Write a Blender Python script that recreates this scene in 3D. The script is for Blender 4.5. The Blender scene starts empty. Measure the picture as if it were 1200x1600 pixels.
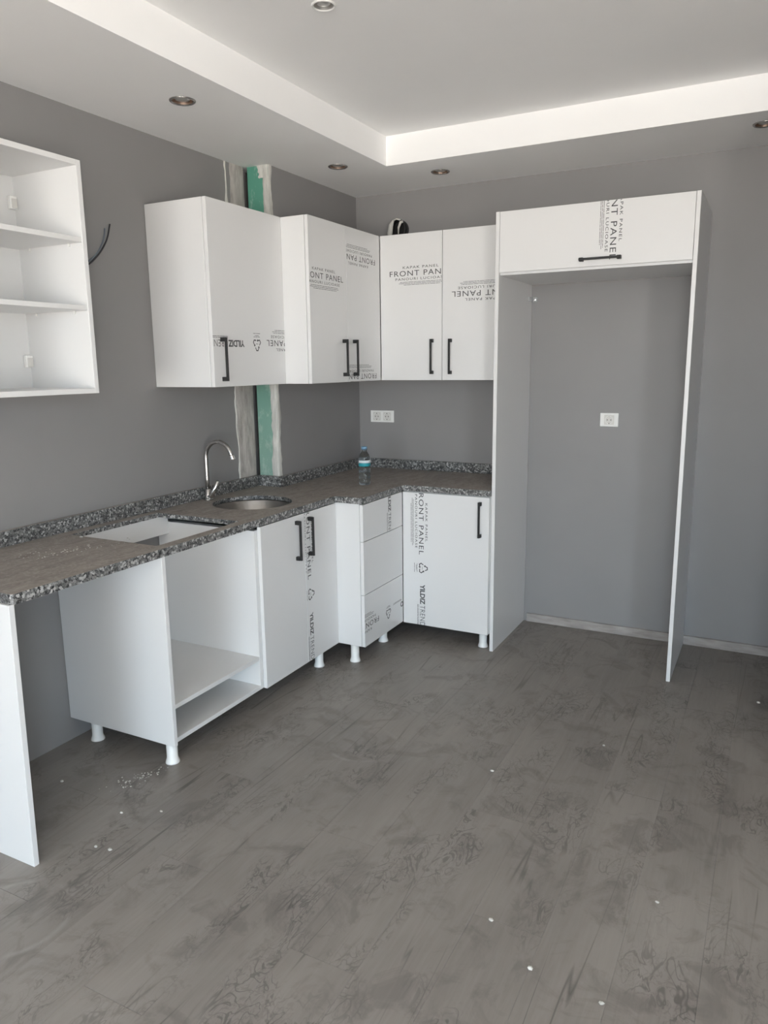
import bpy, bmesh, math, random
from mathutils import Vector, Matrix
random.seed(7)
SC = bpy.context.scene
COL = SC.collection

# ------------------------------------------------------------------ camera, world, exposure
cam_d = bpy.data.cameras.new('camera')
cam_d.sensor_fit = 'HORIZONTAL'; cam_d.sensor_width = 36.0
cam_d.lens = 36.0 * 1174.394 / 1200.0
cam_d.clip_start = 0.05; cam_d.clip_end = 200
cam = bpy.data.objects.new('camera', cam_d); COL.objects.link(cam)
yaw, pit, rol = -0.4803, -0.1941, -0.0122
fw = Vector((math.sin(yaw)*math.cos(pit), math.cos(yaw)*math.cos(pit), math.sin(pit)))
rt = Vector((math.cos(yaw), -math.sin(yaw), 0)); up = rt.cross(fw)
r2 = rt*math.cos(rol) + up*math.sin(rol); u2 = -rt*math.sin(rol) + up*math.cos(rol)
M3 = Matrix((r2, u2, -fw)).transposed()
cam.matrix_world = Matrix.Translation((2.486, -4.1776, 1.5085)) @ M3.to_4x4()
SC.camera = cam

SKY = (0.66, 0.84, 1.0); SKY_S = 18.0          # open sky seen through the balcony opening behind the camera
GND = (1.0, 0.955, 0.90); GND_S = 18.5          # sunlit ground below the horizon
world = bpy.data.worlds.new('world'); SC.world = world; world.use_nodes = True
nt = world.node_tree; nt.nodes.clear()
tc = nt.nodes.new('ShaderNodeTexCoord'); sx_ = nt.nodes.new('ShaderNodeSeparateXYZ')
mr = nt.nodes.new('ShaderNodeMapRange'); mr.inputs[1].default_value = -0.03; mr.inputs[2].default_value = 0.03
mx = nt.nodes.new('ShaderNodeMix'); mx.data_type = 'RGBA'
mx.inputs[6].default_value = (*[c*GND_S for c in GND], 1); mx.inputs[7].default_value = (*[c*SKY_S for c in SKY], 1)
bg = nt.nodes.new('ShaderNodeBackground'); wo = nt.nodes.new('ShaderNodeOutputWorld')
nt.links.new(tc.outputs['Generated'], sx_.inputs[0]); nt.links.new(sx_.outputs[2], mr.inputs[0])
nt.links.new(mr.outputs[0], mx.inputs[0]); nt.links.new(mx.outputs[2], bg.inputs[0]); nt.links.new(bg.outputs[0], wo.inputs[0])

# daylight openings: wide balcony door in the rear wall, fill window added in the right wall (both behind the camera)
RX1, RY0 = 4.5, -10.5                     # right wall, rear wall
WX0, WX1, WZ0, WZ1 = 1.9, 4.4, 0.02, 2.35
VY0, VY1, VZ0, VZ1 = -6.6, -5.3, 0.02, 2.35
def portal(loc, w, h, rot):
    pl = bpy.data.lights.new('daylight_portal', 'AREA'); pl.shape = 'RECTANGLE'; pl.size = w; pl.size_y = h
    pl.cycles.is_portal = True
    po = bpy.data.objects.new('daylight_portal', pl); COL.objects.link(po); po.location = loc; po.rotation_euler = rot
portal(((WX0+WX1)/2, RY0-0.02, (WZ0+WZ1)/2), WX1-WX0, WZ1-WZ0, (math.radians(90), 0, 0))
portal((RX1+0.02, (VY0+VY1)/2, (VZ0+VZ1)/2), VY1-VY0, VZ1-VZ0, (math.radians(90), 0, math.radians(90)))

bounce_sun_d = bpy.data.lights.new('sun', 'SUN'); bounce_sun_d.energy = 135.0; bounce_sun_d.angle = math.radians(0.53); bounce_sun_d.color = (1.0, 0.95, 0.89)
sun = bpy.data.objects.new('sun', bounce_sun_d); COL.objects.link(sun)
sun.rotation_euler = Vector((-1.0, 0.10, -0.85)).to_track_quat('-Z', 'Y').to_euler()      # added to lift the ceiling by bounce off the floor behind the camera
SC.view_settings.view_transform = 'Standard'; SC.view_settings.look = 'None'
SC.view_settings.gamma = 1.0; SC.view_settings.use_curve_mapping = False
SC.view_settings.exposure = 0.19
SC.cycles.use_denoising = True
SC.cycles.max_bounces = 14; SC.cycles.diffuse_bounces = 8; SC.cycles.transmission_bounces = 10
SC.cycles.sample_clamp_indirect = 8.0
SC.cycles.caustics_reflective = False; SC.cycles.caustics_refractive = False

# ------------------------------------------------------------------ materials
def lin(r, g, b):
    f = lambda c: (c/255/12.92) if c <= 10 else ((c/255+0.055)/1.055)**2.4
    return (f(r), f(g), f(b))
class NT:
    def __init__(s, name):
        s.m = bpy.data.materials.new(name); s.m.use_nodes = True; s.t = s.m.node_tree
        s.b = s.t.nodes['Principled BSDF']
    def n(s, k, **kw):
        x = s.t.nodes.new(k)
        for a, v in kw.items(): setattr(x, a, v)
        return x
    def l(s, a, b): s.t.links.new(a, b)
    def set(s, **kw):
        for k, v in kw.items():
            k = k.replace('_', ' ')
            s.b.inputs[k].default_value = (*v, 1) if isinstance(v, tuple) and len(v) == 3 else v
        return s
    def noise(s, vec, scale, detail=4, rough=0.55, dist=0.0):
        x = s.n('ShaderNodeTexNoise'); x.inputs['Scale'].default_value = scale; x.inputs['Detail'].default_value = detail
        x.inputs['Roughness'].default_value = rough; x.inputs['Distortion'].default_value = dist
        if vec is not None: s.l(vec, x.inputs['Vector'])
        return x.outputs['Fac']
    def ramp(s, fac, stops, interp='LINEAR'):
        x = s.n('ShaderNodeValToRGB'); x.color_ramp.interpolation = interp
        e = x.color_ramp.elements
        while len(e) < len(stops): e.new(0.5)
        for q, (p, c) in zip(e, stops):
            q.position = p; q.color = (*c, 1) if isinstance(c, tuple) else (c, c, c, 1)
        s.l(fac, x.inputs[0]); return x.outputs[0]
    def mix(s, fac, a, b, mode='MIX'):
        x = s.n('ShaderNodeMix', data_type='RGBA', blend_type=mode)
        for i, v in ((0, fac), (6, a), (7, b)):
            if hasattr(v, 'is_output'): s.l(v, x.inputs[i])
            else: x.inputs[i].default_value = v if i == 0 else (*v, 1)
        return x.outputs[2]
    def math(s, op, a, b=0.0, clamp=False):
        x = s.n('ShaderNodeMath', operation=op, use_clamp=clamp)
        for i, v in ((0, a), (1, b)):
            if hasattr(v, 'is_output'): s.l(v, x.inputs[i])
            else: x.inputs[i].default_value = v
        return x.outputs[0]
    def mapping(s, vec, scale=(1, 1, 1), loc=(0, 0, 0)):
        x = s.n('ShaderNodeMapping'); x.inputs['Scale'].default_value = scale; x.inputs['Location'].default_value = loc
        s.l(vec, x.inputs[0]); return x.outputs[0]
    def pos(s): return s.n('ShaderNodeNewGeometry').outputs['Position']
    def bump(s, h, strength=0.2, dist=0.002):
        x = s.n('ShaderNodeBump'); x.inputs['Strength'].default_value = strength; x.inputs['Distance'].default_value = dist
        s.l(h, x.inputs['Height']); s.l(x.outputs[0], s.b.inputs['Normal'])
    def col(s, c): s.l(c, s.b.inputs['Base Color'])

def plain(name, c, rough=0.5, metal=0.0, **kw):
    return NT(name).set(Base_Color=c, Roughness=rough, Metallic=metal, **kw).m

def mat_paint(name, c, rough=0.55, var=0.06):
    k = NT(name); p = k.pos(); n = k.noise(p, 2.3, 3)
    k.col(k.ramp(n, [(0.3, tuple(x*(1-var) for x in c)), (0.7, tuple(x*(1+var) for x in c))]))
    k.set(Roughness=rough); k.bump(k.noise(p, 260, 2), 0.06, 0.001); return k.m
MAT = {}
MAT['wall'] = mat_paint('grey_wall_paint', (0.245, 0.238, 0.238), 0.5, 0.03)
MAT['pale'] = mat_paint('pale_bounce_paint', (0.72, 0.71, 0.69), 0.6, 0.02)  # unseen right and rear walls, kept pale to bounce fill light
MAT['ceiling'] = mat_paint('white_ceiling_paint', (0.90, 0.90, 0.895), 0.7, 0.01)
MAT['white'] = plain('white_melamine', (0.69, 0.69, 0.685), 0.32)
MAT['film'] = plain('film_covered_white_front', (0.70, 0.70, 0.695), 0.28, Coat_Weight=0.2, Coat_Roughness=0.15)
MAT['edge'] = plain('white_edge_band', (0.7, 0.7, 0.695), 0.3)
MAT['ink'] = plain('black_print', (0.045, 0.045, 0.047), 0.5)
MAT['ink2'] = plain('grey_print', (0.13, 0.13, 0.135), 0.5)
MAT['black'] = plain('black_metal', (0.010, 0.010, 0.010), 0.5)
MAT['plastic'] = plain('white_plastic', (0.78, 0.78, 0.76), 0.35)
MAT['socket_in'] = plain('ivory_plastic', (0.62, 0.61, 0.58), 0.35)
MAT['dark'] = plain('dark_hole', (0.01, 0.01, 0.01), 0.8)
MAT['chrome'] = plain('chrome', (0.78, 0.77, 0.76), 0.12, 1.0)
MAT['brushed'] = plain('brushed_nickel', (0.52, 0.50, 0.48), 0.27, 1.0)
k = NT('brushed_steel'); p = k.pos(); k.set(Base_Color=(0.30, 0.285, 0.27), Metallic=1.0)
k.l(k.ramp(k.noise(p, 90, 3), [(0.3, 0.34), (0.7, 0.46)]), k.b.inputs['Roughness']); MAT['steel'] = k.m
MAT['wire'] = plain('black_cable', (0.02, 0.02, 0.025), 0.45)
MAT['wire_blue'] = plain('grey_blue_cable', (0.12, 0.14, 0.17), 0.45)
MAT['lamp_in'] = plain('lamp_reflector', (0.55, 0.54, 0.52), 0.3, 0.7)
MAT['copper'] = plain('copper_reflector', (0.30, 0.21, 0.16), 0.4, 0.7)
MAT['bulb'] = plain('frosted_bulb', (0.8, 0.76, 0.68), 0.3)

# granite: black, grey and white grains; upward faces carry a film of brown building dust
k = NT('dusty_granite'); p = k.pos()
v1 = k.n('ShaderNodeTexVoronoi'); v1.inputs['Scale'].default_value = 120; v1.inputs['Randomness'].default_value = 1
k.l(k.mapping(p, (1, 1, 1)), v1.inputs['Vector'])
sp = k.n('ShaderNodeSeparateColor'); k.l(v1.outputs['Color'], sp.inputs[0])
grain = k.ramp(sp.outputs[0], [(0.0, (0.012, 0.013, 0.013)), (0.28, (0.04, 0.041, 0.04)), (0.40, (0.14, 0.142, 0.136)), (0.66, (0.25, 0.25, 0.24)), (0.84, (0.54, 0.535, 0.52))], 'CONSTANT')
v2 = k.n('ShaderNodeTexVoronoi'); v2.inputs['Scale'].default_value = 330; k.l(p, v2.inputs['Vector'])
sp2 = k.n('ShaderNodeSeparateColor'); k.l(v2.outputs['Color'], sp2.inputs[0])
fine = k.ramp(sp2.outputs[1], [(0.0, 0.02), (0.35, 0.15), (0.75, 0.38)], 'CONSTANT')
gr = k.mix(0.35, grain, fine)
gn = k.n('ShaderNodeNewGeometry'); sn = k.n('ShaderNodeSeparateXYZ'); k.l(gn.outputs['True Normal'], sn.inputs[0])
upf = k.math('GREATER_THAN', sn.outputs[2], 0.9)
dn = k.noise(k.mapping(p, (3, 1.2, 1)), 4.5, 8, 0.65, 0.6)
dust_amt = k.ramp(dn, [(0.25, 0.72), (0.75, 0.95)])
dcol = k.ramp(k.noise(k.mapping(p, (5, 1.5, 1), (3, 2, 0)), 6, 7, 0.7, 0.8), [(0.3, (0.22, 0.193, 0.17)), (0.55, (0.325, 0.29, 0.26)), (0.8, (0.43, 0.395, 0.36))])
k.col(k.mix(k.math('MULTIPLY', upf, dust_amt), gr, dcol))
k.l(k.math('ADD', k.math('MULTIPLY', upf, 0.28), 0.32), k.b.inputs['Roughness'])
k.bump(k.noise(p, 160, 4), 0.25, 0.002); MAT['granite'] = k.m

# floor planks: weathered grey laminate
k = NT('grey_oak_laminate'); p = k.pos(); oi = k.n('ShaderNodeObjectInfo')
offs = k.n('ShaderNodeCombineXYZ'); k.l(k.math('MULTIPLY', oi.outputs['Random'], 37.0), offs.inputs[0]); k.l(k.math('MULTIPLY', oi.outputs['Random'], 91.0), offs.inputs[1])
va = k.n('ShaderNodeVectorMath', operation='ADD'); k.l(p, va.inputs[0]); k.l(offs.outputs[0], va.inputs[1]); q = va.outputs[0]
grainv = k.mapping(q, (34, 2.2, 1))
g1 = k.noise(grainv, 1.6, 7, 0.65, 1.2)
g2 = k.noise(k.mapping(q, (7, 1.6, 1)), 1.0, 4, 0.6, 0.7)
base = k.ramp(g1, [(0.25, (0.165, 0.152, 0.142)), (0.5, (0.205, 0.190, 0.178)), (0.75, (0.245, 0.229, 0.216))])
base = k.mix(0.5, base, k.ramp(g2, [(0.3, (0.16, 0.148, 0.139)), (0.7, (0.245, 0.229, 0.215))]))
tone = k.ramp(oi.outputs['Random'], [(0.0, 0.95), (1.0, 1.03)])
base = k.mix(1.0, base, tone, 'MULTIPLY')
# knots: wriggling dark fissures that come in clusters
kn = k.noise(k.mapping(q, (17, 8.5, 1)), 1.0, 2.5, 0.5, 1.6)
fis = k.math('ABSOLUTE', k.math('SUBTRACT', kn, 0.5))
fis = k.ramp(fis, [(0.0, 1.0), (0.012, 0.9), (0.034, 0.0)])
msk = k.ramp(k.noise(k.mapping(q, (5.5, 2.6, 1), (4, 9, 2)), 1.0, 2, 0.5), [(0.49, 0.0), (0.61, 1.0)])
fine_f = k.math('ABSOLUTE', k.math('SUBTRACT', k.noise(k.mapping(q, (40, 22, 1), (1, 5, 0)), 1.0, 2, 0.5, 1.2), 0.5))
fis = k.math('MAXIMUM', fis, k.math('MULTIPLY', k.ramp(fine_f, [(0.0, 1.0), (0.05, 0.0)]), 0.5))
fi = k.math('MULTIPLY', fis, msk)
base = k.mix(k.math('MULTIPLY', fi, 0.64), base, (0.055, 0.05, 0.048))
# long thin cracks along the grain
cr = k.math('ABSOLUTE', k.math('SUBTRACT', k.noise(k.mapping(q, (16, 0.7, 1), (2, 2, 7)), 1.0, 1.5, 0.4, 0.3), 0.52))
crm = k.ramp(k.noise(k.mapping(q, (4, 1.4, 1), (8, 1, 3)), 1.0, 2), [(0.55, 0.0), (0.62, 1.0)])
base = k.mix(k.math('MULTIPLY', k.math('MULTIPLY', k.ramp(cr, [(0.0, 1.0), (0.016, 0.0)]), crm), 0.7), base, (0.05, 0.046, 0.044))
# building dust, swept and smudged (world-scale, ignores the boards)
d1 = k.noise(p, 1.7, 6, 0.6, 0.4)
base = k.mix(k.ramp(d1, [(0.42, 0.0), (0.72, 0.42)]), base, (0.30, 0.285, 0.27))
d2 = k.noise(k.mapping(p, (1, 1, 1), (5, 3, 0)), 6.5, 5, 0.62, 0.9)
base = k.mix(k.ramp(d2, [(0.52, 0.0), (0.64, 0.42)]), base, (0.105, 0.097, 0.091))
# two ring-shaped scuffs
for (rx, ry, rr, a) in ((0.70, -3.02, 0.15, 0.35), (1.10, -1.73, 0.14, 0.3)):
    di = k.n('ShaderNodeVectorMath', operation='DISTANCE'); k.l(p, di.inputs[0]); di.inputs[1].default_value = (rx, ry, 0)
    rg = k.ramp(k.math('ABSOLUTE', k.math('SUBTRACT', di.outputs['Value'], rr)), [(0.0, 1.0), (0.012, 0.0)])
    rg = k.math('MULTIPLY', rg, k.ramp(k.noise(p, 9, 2), [(0.45, 0.0), (0.6, a)]))
    base = k.mix(rg, base, (0.36, 0.345, 0.33))
base = k.mix(1.0, base, (1.16, 1.14, 1.12), 'MULTIPLY')
k.col(base); k.set(Roughness=0.42)
k.l(k.ramp(d1, [(0.35, 0.36), (0.7, 0.6)]), k.b.inputs['Roughness'])
k.bump(k.math('SUBTRACT', g1, k.math('MULTIPLY', fi, 0.6)), 0.12, 0.0015); MAT['plank'] = k.m
MAT['screed'] = plain('dark_underlay', (0.06, 0.055, 0.05), 0.9)

def mat_plaster(name, c0, c1):
    k = NT(name); p = k.pos()
    n = k.noise(k.mapping(p, (22, 22, 5)), 1.4, 7, 0.65, 0.5)
    k.col(k.ramp(n, [(0.3, c0), (0.65, c1)])); k.set(Roughness=0.85); k.bump(n, 0.5, 0.006); return k.m
MAT['plaster'] = mat_plaster('raw_plaster', (0.30, 0.27, 0.25), (0.55, 0.52, 0.49))
MAT['plaster_light'] = mat_plaster('pale_filler', (0.42, 0.42, 0.39), (0.66, 0.65, 0.61))
k = NT('green_moisture_board'); p = k.pos(); n = k.noise(k.mapping(p, (16, 16, 9)), 1.3, 6, 0.65)
sm = k.ramp(n, [(0.52, 0.0), (0.66, 0.75)])
zz = k.n('ShaderNodeSeparateXYZ'); k.l(p, zz.inputs[0])
low_pale = k.ramp(k.math('DIVIDE', zz.outputs[2], 2.6), [(0.35, 0.55), (0.75, 0.0)])   # paler over the lower length
g = k.mix(low_pale, (0.085, 0.27, 0.20), (0.33, 0.42, 0.37))
k.col(k.mix(sm, g, (0.36, 0.48, 0.42))); k.set(Roughness=0.8); MAT['green'] = k.m
k = NT('bare_skirting'); p = k.pos(); n = k.noise(k.mapping(p, (6, 6, 30)), 1.5, 5)
k.col(k.ramp(n, [(0.3, (0.25, 0.225, 0.21)), (0.7, (0.40, 0.37, 0.35))])); k.set(Roughness=0.7); MAT['skirt'] = k.m
k = NT('clear_plastic_bottle'); k.set(Base_Color=(0.80, 0.90, 0.95), Roughness=0.04, IOR=1.25, Transmission_Weight=1.0); MAT['pet'] = k.m
k = NT('clear_plastic_fixing'); k.set(Base_Color=(0.85, 0.86, 0.87), Roughness=0.15, IOR=1.3, Transmission_Weight=0.45); MAT['clear'] = k.m
MAT['cap'] = plain('pale_blue_cap', (0.20, 0.38, 0.55), 0.35, Transmission_Weight=0.25)
MAT['lab_w'] = plain('white_bottle_label', (0.62, 0.70, 0.74), 0.35)
MAT['lab_t'] = plain('teal_bottle_label', (0.03, 0.30, 0.36), 0.35)

# ------------------------------------------------------------------ builders
ROOT = {}
def origin(o):
    while o is not None and o.parent is not None: o = o.parent
    return Vector((0, 0, 0)) if o is None else ROOT.get(o.name, Vector((0, 0, 0)))
def tag(o, label=None, cat=None, group=None, kind=None):
    if label: o['label'] = label
    if cat: o['category'] = cat
    if group: o['group'] = group
    if kind: o['kind'] = kind
    return o
def thing(name, loc, label, cat, group=None):
    o = bpy.data.objects.new(name, None); o.empty_display_size = 0.05; COL.objects.link(o)
    o.location = loc; ROOT[o.name] = Vector(loc); return tag(o, label, cat, group)
def link(name, me, mat, parent=None, loc=(0, 0, 0)):
    if mat is not None and len(me.materials) == 0: me.materials.append(mat)
    o = bpy.data.objects.new(name, me); COL.objects.link(o)
    if parent is not None: o.parent = parent
    o.location = loc; return o
def from_bm(name, bm, mat, parent=None, smooth=False, base=None):
    """bm in world coordinates; stored relative to the root thing (or to base for a top-level mesh)."""
    off = origin(parent) if parent is not None else Vector(base or (0, 0, 0))
    bmesh.ops.translate(bm, verts=bm.verts, vec=-off)
    bmesh.ops.recalc_face_normals(bm, faces=bm.faces)
    me = bpy.data.meshes.new(name); bm.to_mesh(me); bm.free()
    for f in me.polygons: f.use_smooth = smooth
    o = link(name, me, mat, parent, (0, 0, 0) if parent is not None else off)
    if parent is None: ROOT[o.name] = off
    return o
def bm_box(x0, x1, y0, y1, z0, z1, bev=0.0, bm=None):
    own = bm is None
    bm = bm or bmesh.new()
    vs = [bm.verts.new((x, y, z)) for x in (x0, x1) for y in (y0, y1) for z in (z0, z1)]
    fs = [bm.faces.new([vs[i] for i in q]) for q in ((0, 1, 3, 2), (4, 6, 7, 5), (0, 4, 5, 1), (2, 3, 7, 6), (0, 2, 6, 4), (1, 5, 7, 3))]
    if bev > 0:
        es = list({e for f in fs for e in f.edges})
        bmesh.ops.bevel(bm, geom=es, offset=bev, segments=1, affect='EDGES')
    return bm
def box(name, x0, x1, y0, y1, z0, z1, mat, parent=None, bev=0.0008, base=None):
    return from_bm(name, bm_box(x0, x1, y0, y1, z0, z1, bev), MAT[mat], parent, base=base)
def struct(name, bm, mat, parent=None):
    o = from_bm(name, bm, MAT[mat], parent)
    if parent is None: o['kind'] = 'structure'
    return o
def bm_lathe(prof, n=32, M=None, cap0=True, cap1=True):
    bm = bmesh.new(); rings = []
    for r, z in prof:
        if r < 1e-6: rings.append([bm.verts.new((0, 0, z))])
        else: rings.append([bm.verts.new((r*math.cos(2*math.pi*i/n), r*math.sin(2*math.pi*i/n), z)) for i in range(n)])
    for a, b in zip(rings, rings[1:]):
        for i in range(n):
            j = (i+1) % n
            if len(a) == 1 and len(b) == 1: continue
            if len(a) == 1: bm.faces.new((a[0], b[j], b[i]))
            elif len(b) == 1: bm.faces.new((a[i], a[j], b[0]))
            else: bm.faces.new((a[i], a[j], b[j], b[i]))
    if cap0 and len(rings[0]) > 1: bm.faces.new(rings[0][::-1])
    if cap1 and len(rings[-1]) > 1: bm.faces.new(rings[-1])
    if M is not None: bmesh.ops.transform(bm, matrix=M, verts=bm.verts)
    return bm
def bm_tube(pts, r, n=12, bm=None):
    bm = bm or bmesh.new(); pts = [Vector(p) for p in pts]; rings = []
    up0 = None
    for i, p in enumerate(pts):
        t = (pts[min(i+1, len(pts)-1)] - pts[max(i-1, 0)]).normalized()
        if up0 is None: up0 = t.orthogonal().normalized()
        a = (up0 - t*up0.dot(t)).normalized(); up0 = a; b = t.cross(a)
        rr = r[i] if isinstance(r, (list, tuple)) else r
        rings.append([bm.verts.new(p + a*rr*math.cos(2*math.pi*j/n) + b*rr*math.sin(2*math.pi*j/n)) for j in range(n)])
    for A, B in zip(rings, rings[1:]):
        for j in range(n): bm.faces.new((A[j], A[(j+1) % n], B[(j+1) % n], B[j]))
    bm.faces.new(rings[0][::-1]); bm.faces.new(rings[-1]); return bm
def circle(cx, cy, r, n=48): return [(cx+r*math.cos(2*math.pi*i/n), cy+r*math.sin(2*math.pi*i/n)) for i in range(n)]
def bm_plate(loops, z0, z1, bev=0.0):
    """filled polygon with holes, extruded z0..z1"""
    cu = bpy.data.curves.new('tmp', 'CURVE'); cu.dimensions = '2D'; cu.fill_mode = 'BOTH'; cu.extrude = (z1-z0)/2 - bev; cu.bevel_depth = bev; cu.offset = -bev
    for lp in loops:
        s = cu.splines.new('POLY'); s.points.add(len(lp)-1); s.use_cyclic_u = True
        for q, (x, y) in zip(s.points, lp): q.co = (x, y, 0, 1)
    o = bpy.data.objects.new('tmp', cu); COL.objects.link(o)
    dg = bpy.context.evaluated_depsgraph_get(); me = bpy.data.meshes.new_from_object(o.evaluated_get(dg))
    bm = bmesh.new(); bm.from_mesh(me); bmesh.ops.translate(bm, verts=bm.verts, vec=(0, 0, (z0+z1)/2))
    bmesh.ops.remove_doubles(bm, verts=bm.verts, dist=1e-5)
    bpy.data.objects.remove(o); bpy.data.curves.remove(cu); bpy.data.meshes.remove(me)
    return bm
def round_poly(pts, rad):
    """round chosen corners: pts = (x, y, r)"""
    out = []
    n = len(pts)
    for i, (x, y, r) in enumerate(pts):
        P = Vector((x, y))
        if r <= 0: out.append((x, y)); continue
        A = (Vector(pts[i-1][:2]) - P).normalized(); B = (Vector(pts[(i+1) % n][:2]) - P).normalized()
        p0, p2 = P + A*r, P + B*r
        for t in [j/6 for j in range(7)]:
            q = p0*(1-t)**2 + P*2*t*(1-t) + p2*t*t; out.append((q.x, q.y))
    return out

# flat print on the protective film -----------------------------------------------------------
GLY = {}
def glyphs(body, bold=0.0, space=1.0):
    key = (body, bold, space)
    if key not in GLY:
        cu = bpy.data.curves.new('tmp', 'FONT'); cu.body = body; cu.size = 1; cu.offset = bold; cu.space_character = space; cu.resolution_u = 3
        o = bpy.data.objects.new('tmp', cu); COL.objects.link(o)
        dg = bpy.context.evaluated_depsgraph_get(); me = bpy.data.meshes.new_from_object(o.evaluated_get(dg))
        vs = [(v.co.x, v.co.y) for v in me.vertices]; fs = [tuple(f.vertices) for f in me.polygons]
        x0 = min(v[0] for v in vs); x1 = max(v[0] for v in vs); y1 = max(v[1] for v in vs); y0 = min(v[1] for v in vs)
        GLY[key] = ([((x-x0)/(x1-x0), (y-y0)/(y1-y0)) for x, y in vs], fs)
        bpy.data.objects.remove(o); bpy.data.curves.remove(cu); bpy.data.meshes.remove(me)
    return GLY[key]
def strokes(pl_, w):
    """polyline strokes as quads"""
    V, F = [], []
    for (a, b) in zip(pl_, pl_[1:]):
        a, b = Vector(a), Vector(b); d = (b-a).normalized(); nrm = Vector((-d.y, d.x))*w/2; a2, b2 = a-d*w*0.3, b+d*w*0.3
        i = len(V); V += [tuple(a2+nrm), tuple(a2-nrm), tuple(b2-nrm), tuple(b2+nrm)]; F.append((i, i+1, i+2, i+3))
    return V, F
def film_layout():
    BL = {}; L = BL.setdefault('front_panel', [])     # (verts, faces) in film coordinates: s along the reading direction, t upward
    def txt(body, s0, s1, t0, t1, bold=0.0, space=1.0):
        v, f = glyphs(body, bold, space); L.append(([(s0+x*(s1-s0), t0+y*(t1-t0)) for x, y in v], f))
    def bars(s0, s1, t, h=0.0021, seed=0):
        rnd = random.Random(seed); s = s0
        while s < s1:
            w = min(rnd.uniform(0.012, 0.035), s1-s)
            L.append(([(s, t), (s+w, t), (s+w, t+h), (s, t+h)], [(0, 1, 2, 3)])); s += w+0.0022
    def recycle(cx, cy, R):
        for kx in range(3):
            a0 = math.radians(90+120*kx)
            tip = (cx+R*math.cos(a0), cy+R*math.sin(a0))
            pts = []
            for da, rr in ((-38, 0.66), (-12, 0.98), (12, 0.98), (38, 0.66)):
                a = a0+math.radians(da); pts.append((cx+R*rr*math.cos(a), cy+R*rr*math.sin(a)))
            L.append(strokes(pts, R*0.17))
            e = Vector(pts[-1]); d = (e-Vector(pts[-2])).normalized(); nn = Vector((-d.y, d.x))
            L.append(([tuple(e+nn*R*0.24), tuple(e-nn*R*0.24), tuple(e+d*R*0.3)], [(0, 1, 2)]))
        bars(cx-R*0.3, cx+R*0.3, cy-R*0.1, seed=20)
    txt('FRONT PANEL', 0, 0.365, 0, 0.028, 0.0, 1.15)
    txt('KAPAK PANEL', 0.080, 0.290, 0.038, 0.051, 0.004, 1.25)
    txt('PANOURI LUCIOASE', 0.035, 0.330, -0.022, -0.009, 0.004, 1.25)
    bars(0.062, 0.312, -0.033, seed=1); bars(0.055, 0.318, -0.040, seed=2); bars(0.085, 0.30, -0.047, seed=3)
    L = BL.setdefault('mark', [])
    recycle(0.440, 0.022, 0.029)
    bars(0.416, 0.464, -0.012, seed=4); bars(0.424, 0.456, -0.018, seed=5); bars(0.414, 0.466, -0.028, seed=6)
    L = BL.setdefault('maker', [])
    txt('YILDIZ', 0.533, 0.646, 0.006, 0.035, 0.028, 0.95)
    txt('TREND', 0.652, 0.770, 0.006, 0.035, -0.008, 1.05)
    bars(0.648, 0.80, -0.004, seed=7); bars(0.648, 0.79, -0.010, seed=8)
    L = BL.setdefault('mark_before', [])
    recycle(-0.110, 0.022, 0.029)
    bars(-0.134, -0.086, -0.012, seed=9); bars(-0.126, -0.094, -0.018, seed=10)
    L = BL.setdefault('maker_before', [])
    bars(-0.270, -0.165, -0.008, seed=12); bars(-0.262, -0.170, -0.013, seed=13)
    txt('O', -0.290, -0.256, 0.004, 0.034, 0.03)
    return BL
FILM = film_layout()
def lettering(parent, O, S, T, clip, nrm):
    """film print mapped to world: O + s*S + t*T, clipped by planes [(point, outward normal)], lifted along nrm"""
    O, S, T, nrm = Vector(O), Vector(S), Vector(T), Vector(nrm)
    for key, parts in FILM.items():
        bm = bmesh.new()
        for V, F in parts:
            vs = [bm.verts.new(O + S*s + T*t + nrm*0.0004) for s, t in V]
            for f in F:
                try: bm.faces.new([vs[i] for i in f])
                except ValueError: pass
        for co, no in clip:
            g = list(bm.verts)+list(bm.edges)+list(bm.faces)
            bmesh.ops.bisect_plane(bm, geom=g, dist=1e-6, plane_co=co, plane_no=no, clear_outer=True)
        if not bm.faces: bm.free(); continue
        off = origin(parent); bmesh.ops.translate(bm, verts=bm.verts, vec=-off)
        for f in bm.faces:
            f.normal_update()
            if f.normal.dot(nrm) < 0: f.normal_flip()
        nm = 'recycling_mark' if 'mark' in key else 'printed_lettering'
        me = bpy.data.meshes.new(nm); bm.to_mesh(me); bm.free()
        link(nm, me, MAT['ink'], parent)

# handles, legs -----------------------------------------------------------------------------
def handle_mesh():
    bm = bmesh.new(); L = 0.186
    for s in (-1, 1):
        bm_box(s*(L/2-0.009)-0.009, s*(L/2-0.009)+0.009, 0, 0.022, -0.008, 0.008, 0.001, bm)
    bm_box(-L/2, L/2, 0.020, 0.030, -0.0048, 0.0048, 0.001, bm)
    bmesh.ops.recalc_face_normals(bm, faces=bm.faces)
    me = bpy.data.meshes.new('handle'); bm.to_mesh(me); bm.free(); me.materials.append(MAT['black']); return me
HAND = handle_mesh()      # local: bar along x, sticking out along +y
def handle(parent, c, along, out):
    o = link('handle', HAND, None, parent)
    a, b = Vector(along), Vector(out); m = Matrix((a, b, a.cross(b))).transposed()
    o.matrix_local = Matrix.Translation(Vector(c) - origin(parent)) @ m.to_4x4(); return o
def leg_mesh(h):
    bm = bm_lathe([(0.0275, 0), (0.0275, 0.004), (0.0255, 0.010), (0.0225, 0.018), (0.0215, 0.026), (0.0215, h)], 24)
    me = bpy.data.meshes.new('leg'); bm.to_mesh(me); bm.free()
    for f in me.polygons: f.use_smooth = len(f.vertices) == 4
    me.materials.append(MAT['plastic']); return me
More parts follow.
